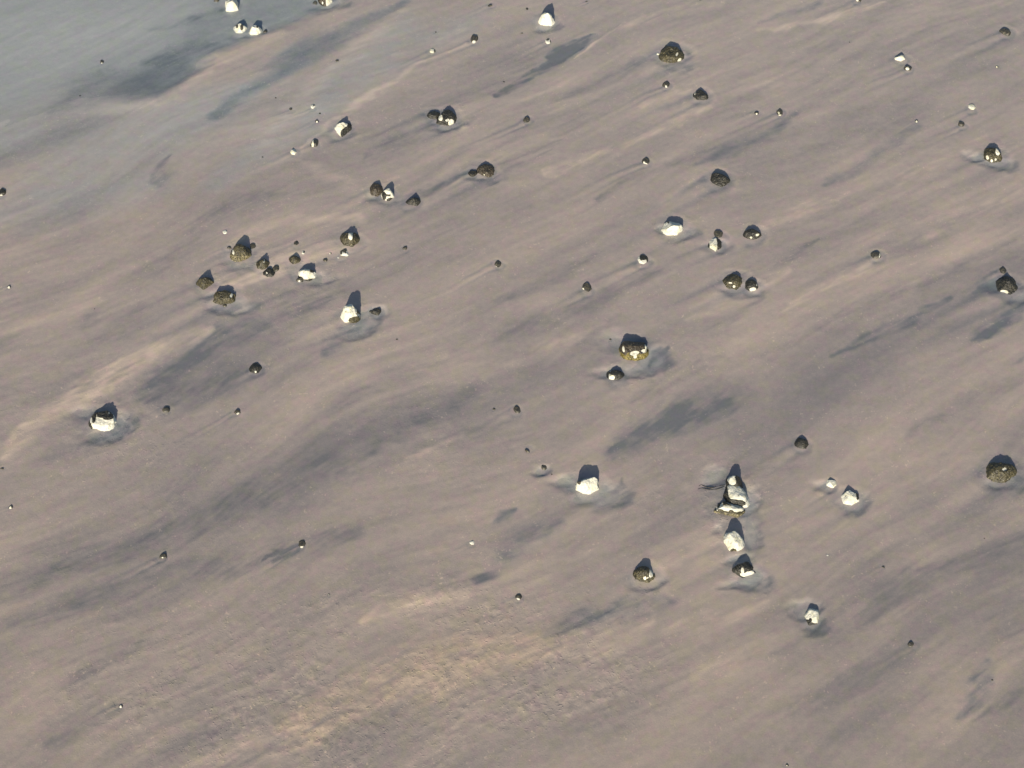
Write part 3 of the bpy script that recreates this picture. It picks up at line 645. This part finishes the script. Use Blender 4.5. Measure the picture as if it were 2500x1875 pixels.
# ---- every stone: its moat, and the tail the ebb left behind it
rng = np.random.default_rng(7)
for s in STONES:
    m = mpp(s['x'], s['y']); W_ = s['w'] * m
    x0, y0, _ = ground(s['x'], s['y'] - s['w'] * .22)
    wk = s.get('wake', .5); L = W_ * (4.2 if s['w'] < 24 else 2.6) * (.7 + .6 * rng.random())
    w = window(x0 - 3 * L - 1, x0 + W_ * 3, y0 - 3 * L - 1, y0 + W_ * 3)
    dx, dy = WX[w] * .5 + X[w] * .5 - x0, WY[w] * .5 + Y[w] * .5 - y0
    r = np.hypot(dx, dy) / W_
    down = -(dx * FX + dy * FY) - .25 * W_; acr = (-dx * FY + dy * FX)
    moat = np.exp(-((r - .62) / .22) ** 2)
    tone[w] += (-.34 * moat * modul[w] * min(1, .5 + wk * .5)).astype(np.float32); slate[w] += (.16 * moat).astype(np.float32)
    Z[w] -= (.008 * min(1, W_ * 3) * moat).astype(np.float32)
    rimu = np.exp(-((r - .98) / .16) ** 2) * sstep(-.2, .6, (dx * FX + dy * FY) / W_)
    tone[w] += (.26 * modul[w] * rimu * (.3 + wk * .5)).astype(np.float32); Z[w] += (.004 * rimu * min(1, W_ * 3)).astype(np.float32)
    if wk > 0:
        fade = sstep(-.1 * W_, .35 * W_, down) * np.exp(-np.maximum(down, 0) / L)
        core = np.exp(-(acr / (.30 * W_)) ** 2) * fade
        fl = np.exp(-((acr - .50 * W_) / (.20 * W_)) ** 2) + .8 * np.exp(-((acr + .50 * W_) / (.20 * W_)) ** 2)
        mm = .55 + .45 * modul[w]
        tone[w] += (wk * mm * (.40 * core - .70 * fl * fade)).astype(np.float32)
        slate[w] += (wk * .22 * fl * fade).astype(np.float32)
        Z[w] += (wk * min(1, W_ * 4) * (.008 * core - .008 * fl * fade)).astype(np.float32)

tone = np.clip(tone, -1, 1); slate = np.clip(slate, 0, 1); ochre = np.clip(ochre, 0, 1)
Z = np.where(inside > .02, Z, SAND_Z).astype(np.float32)

def grid_mesh(name):
    me = bpy.data.meshes.new(name)
    nv = NX * NY; nf = (NX - 1) * (NY - 1)
    co = np.empty((nv, 3), np.float32); co[:, 0] = X.ravel(); co[:, 1] = Y.ravel(); co[:, 2] = Z.ravel()
    idx = np.arange(nv, dtype=np.int32).reshape(NY, NX)
    f = np.stack([idx[:-1, :-1], idx[:-1, 1:], idx[1:, 1:], idx[1:, :-1]], -1).reshape(-1)
    me.vertices.add(nv); me.vertices.foreach_set('co', co.ravel())
    me.loops.add(nf * 4); me.loops.foreach_set('vertex_index', f)
    me.polygons.add(nf); me.polygons.foreach_set('loop_start', np.arange(0, nf * 4, 4, dtype=np.int32))
    me.polygons.foreach_set('loop_total', np.full(nf, 4, np.int32))
    me.polygons.foreach_set('use_smooth', np.ones(nf, bool))
    me.update(calc_edges=True)
    for nm, arr in (('tone', tone), ('slate', slate), ('ochre', ochre), ('rough', rough)):
        a = me.attributes.new(nm, 'FLOAT', 'POINT'); a.data.foreach_set('value', arr.ravel().astype(np.float32))
    return me
sand_me = grid_mesh('beach_sand'); sand_me.materials.append(M_SAND)
sand = bpy.data.objects.new('beach_sand', sand_me); scene.collection.objects.link(sand); sand['kind'] = 'structure'

def height_at(x, y):
    i = np.clip(np.searchsorted(gx, x), 1, NX - 1); j = np.clip(np.searchsorted(gy, y), 1, NY - 1)
    return float(Z[j, i])

# one still sheet of water; it shows only where the sand dips below it
wm = bpy.data.meshes.new('water')
wm.from_pydata([(-16, 17.8, WATER_Z), (16, 17.8, WATER_Z), (16, 44, WATER_Z), (-16, 44, WATER_Z)], [], [(0, 1, 2, 3)])
wm.materials.append(M_WATER)
water = bpy.data.objects.new('water', wm); scene.collection.objects.link(water); water['kind'] = 'structure'


# ------------------------------------------------------------------ boulders, stones, pebbles
def icosphere(sub):
    t = (1 + 5 ** .5) / 2
    v = [(-1, t, 0), (1, t, 0), (-1, -t, 0), (1, -t, 0), (0, -1, t), (0, 1, t), (0, -1, -t), (0, 1, -t), (t, 0, -1), (t, 0, 1), (-t, 0, -1), (-t, 0, 1)]
    f = [(0, 11, 5), (0, 5, 1), (0, 1, 7), (0, 7, 10), (0, 10, 11), (1, 5, 9), (5, 11, 4), (11, 10, 2), (10, 7, 6), (7, 1, 8),
         (3, 9, 4), (3, 4, 2), (3, 2, 6), (3, 6, 8), (3, 8, 9), (4, 9, 5), (2, 4, 11), (6, 2, 10), (8, 6, 7), (9, 8, 1)]
    v = [np.array(p, float) / math.hypot(*p) for p in v]
    for _ in range(sub):
        mid = {}; nf = []
        def m(a, b):
            key = (a, b) if a < b else (b, a)
            if key not in mid:
                p = v[a] + v[b]; v.append(p / np.linalg.norm(p)); mid[key] = len(v) - 1
            return mid[key]
        for a, b, c in f:
            ab, bc, ca = m(a, b), m(b, c), m(c, a)
            nf += [(a, ab, ca), (b, bc, ab), (c, ca, bc), (ab, bc, ca)]
        f = nf
    return np.array(v), np.array(f)
ICO = {k: icosphere(k) for k in (2, 3, 4, 5)}

def mesh_from(name, v, f, mat, attrs=()):
    me = bpy.data.meshes.new(name)
    me.vertices.add(len(v)); me.vertices.foreach_set('co', v.astype(np.float32).ravel())
    me.loops.add(len(f) * 3); me.loops.foreach_set('vertex_index', f.astype(np.int32).ravel())
    me.polygons.add(len(f)); me.polygons.foreach_set('loop_start', np.arange(0, len(f) * 3, 3, dtype=np.int32))
    me.polygons.foreach_set('loop_total', np.full(len(f), 3, np.int32))
    me.polygons.foreach_set('use_smooth', np.ones(len(f), bool))
    me.update(calc_edges=True)
    for nm, arr in attrs:
        a = me.attributes.new(nm, 'FLOAT', 'POINT'); a.data.foreach_set('value', arr.astype(np.float32))
    me.materials.append(mat)
    return me
def normals(v, f):
    n = np.cross(v[f[:, 1]] - v[f[:, 0]], v[f[:, 2]] - v[f[:, 0]])
    out = np.zeros_like(v)
    for i in range(3): np.add.at(out, f[:, i], n)
    return out / np.maximum(np.linalg.norm(out, axis=1, keepdims=True), 1e-9)

def islands(f, nv):
    lab = np.arange(nv)
    while True:
        m = lab[f].min(axis=1); new = lab.copy()
        for i in range(3): np.minimum.at(new, f[:, i], m)
        new = new[new]
        if (new == lab).all(): break
        lab = new
    k = lab[f[:, 0]]
    return [f[k == u] for u in np.unique(k)]

COT = 1 / math.tan(R(SUN_EL))
GROUP = {'boulder': 'boulders strewn over the beach', 'stone': 'stones strewn over the beach', 'pebble': 'pebbles strewn over the beach'}

def build_stone(idx, s):
    rs = np.random.default_rng(1000 + idx * 7 + s.get('seed', 0) * 991)
    m = mpp(s['x'], s['y']); d = dep(s['y'])
    W = s['w'] * m; vh = s['vh'] * m
    k = math.sin(d) * COT - math.cos(d)
    H = max(s['sh'] * m / k, W * (.26 if s.get('flat') else .36))
    if s['sh'] == 0: H = W * .34
    D = (vh - H * math.cos(d) * .86) / math.sin(d)
    D = min(max(D, .55 * W), 1.25 * W)
    big = s['w'] >= 30
    dirs, F = ICO[5 if s['w'] >= 44 else 4 if s['w'] >= 24 else 3 if s['w'] >= 9 else 2]
    # facets: leaning sides, a tilted top, chamfers, a buried foot
    pk = s.get('pk', .25); planes = []
    ns = int(rs.integers(6, 9)); c0 = np.array([0, 0, H * .22])
    a, b = W / 2, D / 2
    for i in range(ns):
        th = 2 * math.pi * (i + rs.uniform(-.3, .3)) / ns
        sup = math.hypot(a * math.cos(th), b * math.sin(th)) * rs.uniform(.9, 1.05)
        topf = max(.04, 1 - pk - rs.uniform(.05, .3))
        tau = math.atan2(sup * (1 - topf), H * 1.05)
        n = np.array([math.cos(th) * math.cos(tau), math.sin(th) * math.cos(tau), math.sin(tau)])
        planes.append((n, n @ np.array([math.cos(th) * sup, math.sin(th) * sup, 0])))
    tx, ty = s.get('tilt', (rs.uniform(-.22, .22), rs.uniform(-.25, .18)))
    n = np.array([tx, ty, 1.0]); n /= np.linalg.norm(n); planes.append((n, n[2] * H * 1.02))
    for i in range(3):
        n = rs.normal(size=3); n[2] = abs(n[2]) * .8 + .25; n /= np.linalg.norm(n)
        planes.append((n, math.sqrt((n[0] * a) ** 2 + (n[1] * b) ** 2 + (n[2] * H) ** 2) * rs.uniform(.72, .92)))
    planes.append((np.array([0, 0, -1.0]), H * .22))
    p = 20 if s['cover'] == 'c' else 12
    acc = 0
    for n, off in planes:
        q = dirs @ n; dd = off - n @ c0
        acc = acc + np.where(q > 1e-3, (np.maximum(q, 1e-3) / max(dd, 1e-3)) ** p, 0)
    r = acc ** (-1 / p)
    sd = 500 + idx * 11
    amp = .17 if big else .09
    r = r * (1 + amp * fbm3(dirs * 1.7 + idx, sd, 4, .55))
    v = c0 + dirs * r[:, None]
    up = v[:, 2] > 0
    v[:, 0] -= (v[up, 0].max() + v[up, 0].min()) / 2; v[:, 1] -= (v[up, 1].max() + v[up, 1].min()) / 2
    v[:, 0] *= W / (v[up, 0].max() - v[up, 0].min()); v[:, 1] *= D / (v[up, 1].max() - v[up, 1].min())
    v[:, 2] = np.where(v[:, 2] > 0, v[:, 2] * H / v[:, 2].max(), v[:, 2])
    # true the block to the surveyed width, visible height and shadow reach
    cd, sn_ = math.cos(d), math.sin(d); ca = math.cos(R(SUN_AZ))
    for _ in range(6):
        up = v[:, 2] > 0
        pr = v[:, 2] * cd + v[:, 1] * sn_
        top, bot = pr.max(), pr[up].min()
        if s['sh'] >= 1:
            reach = ((v[:, 1] + v[:, 2] * COT * ca) * sn_).max() - top
            fz = min(max(s['sh'] * m / max(reach, 1e-4), .7), 1.4)
            if v[:, 2].max() * fz > 1.25 * W or v[:, 2].max() * fz < .24 * W: fz = 1.0
            v[:, 2] *= fz
        ext = v[up, 1].max() - v[up, 1].min()
        fy = min(max(vh / (top - bot), .75), 1.3)
        fy = min(max(fy, .42 * W / ext), 1.45 * W / ext)
        v[:, 1] *= fy
    up = v[:, 2] > 0
    H = v[:, 2].max(); D = v[up, 1].max() - v[up, 1].min()
    v[:, 1] -= (v[up, 1].max() + v[up, 1].min()) / 2
    foot = (v[up, 2] * cd + v[up, 1] * sn_).min() / sn_
    nor = normals(v, F)
    v = v + nor * (fbm3(v / W * 7.0, sd + 5, 3) * .016 * W)[:, None]
    # where chalk is bare and where weed or crust grows; painted glints count as chalk
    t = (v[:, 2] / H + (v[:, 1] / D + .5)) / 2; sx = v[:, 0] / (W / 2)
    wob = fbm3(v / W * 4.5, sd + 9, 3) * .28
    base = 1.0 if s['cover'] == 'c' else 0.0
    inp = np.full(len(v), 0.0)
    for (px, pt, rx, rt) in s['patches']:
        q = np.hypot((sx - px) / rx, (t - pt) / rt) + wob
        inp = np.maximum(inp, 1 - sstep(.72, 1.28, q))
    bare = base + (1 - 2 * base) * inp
    # rest on the sand
    x, yf, _ = ground(s['x'], s['y'])
    rot = R(s.get('rot', 0.0))
    cy = yf - foot
    z0 = min(height_at(x, yf - .03), height_at(x, cy), SAND_Z) - .01
    c, sn = math.cos(rot), math.sin(rot)
    v[:, :2] = np.stack([v[:, 0] * c - v[:, 1] * sn, v[:, 0] * sn + v[:, 1] * c], -1)
    weedc = s['cover'] if s['cover'] in 'odb' else s.get('weed')
    has_weed = weedc and s['w'] >= 17 and s['kind'] != PE
    kind = s['kind']
    if not has_weed:
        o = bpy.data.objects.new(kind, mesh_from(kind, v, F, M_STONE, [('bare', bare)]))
        scene.collection.objects.link(o)
    else:
        o = bpy.data.objects.new(kind, None); o.empty_display_size = .2; scene.collection.objects.link(o)
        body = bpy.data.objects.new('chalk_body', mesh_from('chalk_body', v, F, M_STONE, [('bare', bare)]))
        scene.collection.objects.link(body); body.parent = o
        nor = normals(v, F)
        thick = sstep(.62, .30, bare)
        lum = fbm3(v / W * 9.0, sd + 21, 4, .6); fr = np.abs(noise3(v / W * 22.0, sd + 33))
        off = thick * W * (.026 + .026 * lum + .018 * fr) - (1 - thick) * W * .02
        vw = v + nor * off[:, None]
        vw[:, 2] -= (thick * W * .02 * (1 - nor[:, 2]))
        sel = thick > .02
        keep = sel[F].all(axis=1) & (v[F][:, :, 2].min(axis=1) > -.16 * H)
        regions = [('seaweed', weedc, keep)]
        if s.get('skirt') or s.get('tan'):
            tf = t[F].mean(axis=1) + .10 * noise3(v[F].mean(axis=1) / W * 9, sd + 3)
            low = keep & (tf < (.38 if s.get('skirt') else .26))
            regions = [('seaweed', weedc, keep & ~low), ('pale_seaweed', 'y' if s.get('skirt') else 't', low)]
        for nm, wc, kf in regions:
            ff = F[kf]
            if len(ff) < 12: continue
            for isl in islands(ff, len(v)):
                if len(isl) < 14: continue
                used = np.unique(isl); remap = np.full(len(v), -1); remap[used] = np.arange(len(used))
                wo_ = bpy.data.objects.new(nm, mesh_from(nm, vw[used], remap[isl], M_WEED[wc]))
                scene.collection.objects.link(wo_); wo_.parent = o
    o.location = (x, cy, z0)
    o['label'] = s['label']; o['category'] = kind; o['group'] = GROUP[kind]
for i, s in enumerate(STONES):
    build_stone(i, s)

# ------------------------------------------------------------------ dark tubes standing in for a ripple in the pool beside the three-boulder pile
def strand(name, label, paths, rad, mat):
    vs, fs = [], []
    for pts in paths:
        P = []
        for i, (u, v) in enumerate(pts):
            x, y, _ = ground(u, v); P.append(np.array([x, y, max(height_at(x, y), WATER_Z) + rad * .5]))
        # resample smoothly
        Q = []
        for i in range(len(P) - 1):
            p0, p1, p2, p3 = P[max(i - 1, 0)], P[i], P[i + 1], P[min(i + 2, len(P) - 1)]
            for t in np.linspace(0, 1, 7)[:-1]:
                Q.append(.5 * (2 * p1 + (p2 - p0) * t + (2 * p0 - 5 * p1 + 4 * p2 - p3) * t ** 2 + (3 * p1 - p0 - 3 * p2 + p3) * t ** 3))
        Q.append(P[-1]); n = len(Q); b0 = len(vs)
        for i, q in enumerate(Q):
            tg = Q[min(i + 1, n - 1)] - Q[max(i - 1, 0)]; tg /= np.linalg.norm(tg)
            sd_ = np.array([-tg[1], tg[0], 0]); rr = rad * (.35 + .65 * math.sin(math.pi * (i + .6) / (n + .2)))
            for k in range(6):
                a = k * math.pi / 3
                vs.append(q + sd_ * math.cos(a) * rr * 1.5 + np.array([0, 0, 1]) * math.sin(a) * rr * .6)
        for i in range(n - 1):
            for k in range(6):
                a, b = b0 + i * 6 + k, b0 + i * 6 + (k + 1) % 6
                fs += [(a, b, b + 6), (a, b + 6, a + 6)]
    o = bpy.data.objects.new(name, mesh_from(name, np.array(vs), np.array(fs), mat)); scene.collection.objects.link(o)
    o['label'] = label; o['category'] = 'seaweed'
strand('ripple_strand', 'thin dark ripple drawn in the pool left of the three-boulder pile',
       [[(1770, 1186), (1752, 1188), (1738, 1192), (1722, 1188), (1712, 1184), (1706, 1188)],
        [(1768, 1190), (1748, 1196), (1730, 1196), (1715, 1192), (1704, 1195)]], .008, M_WEED['d'])
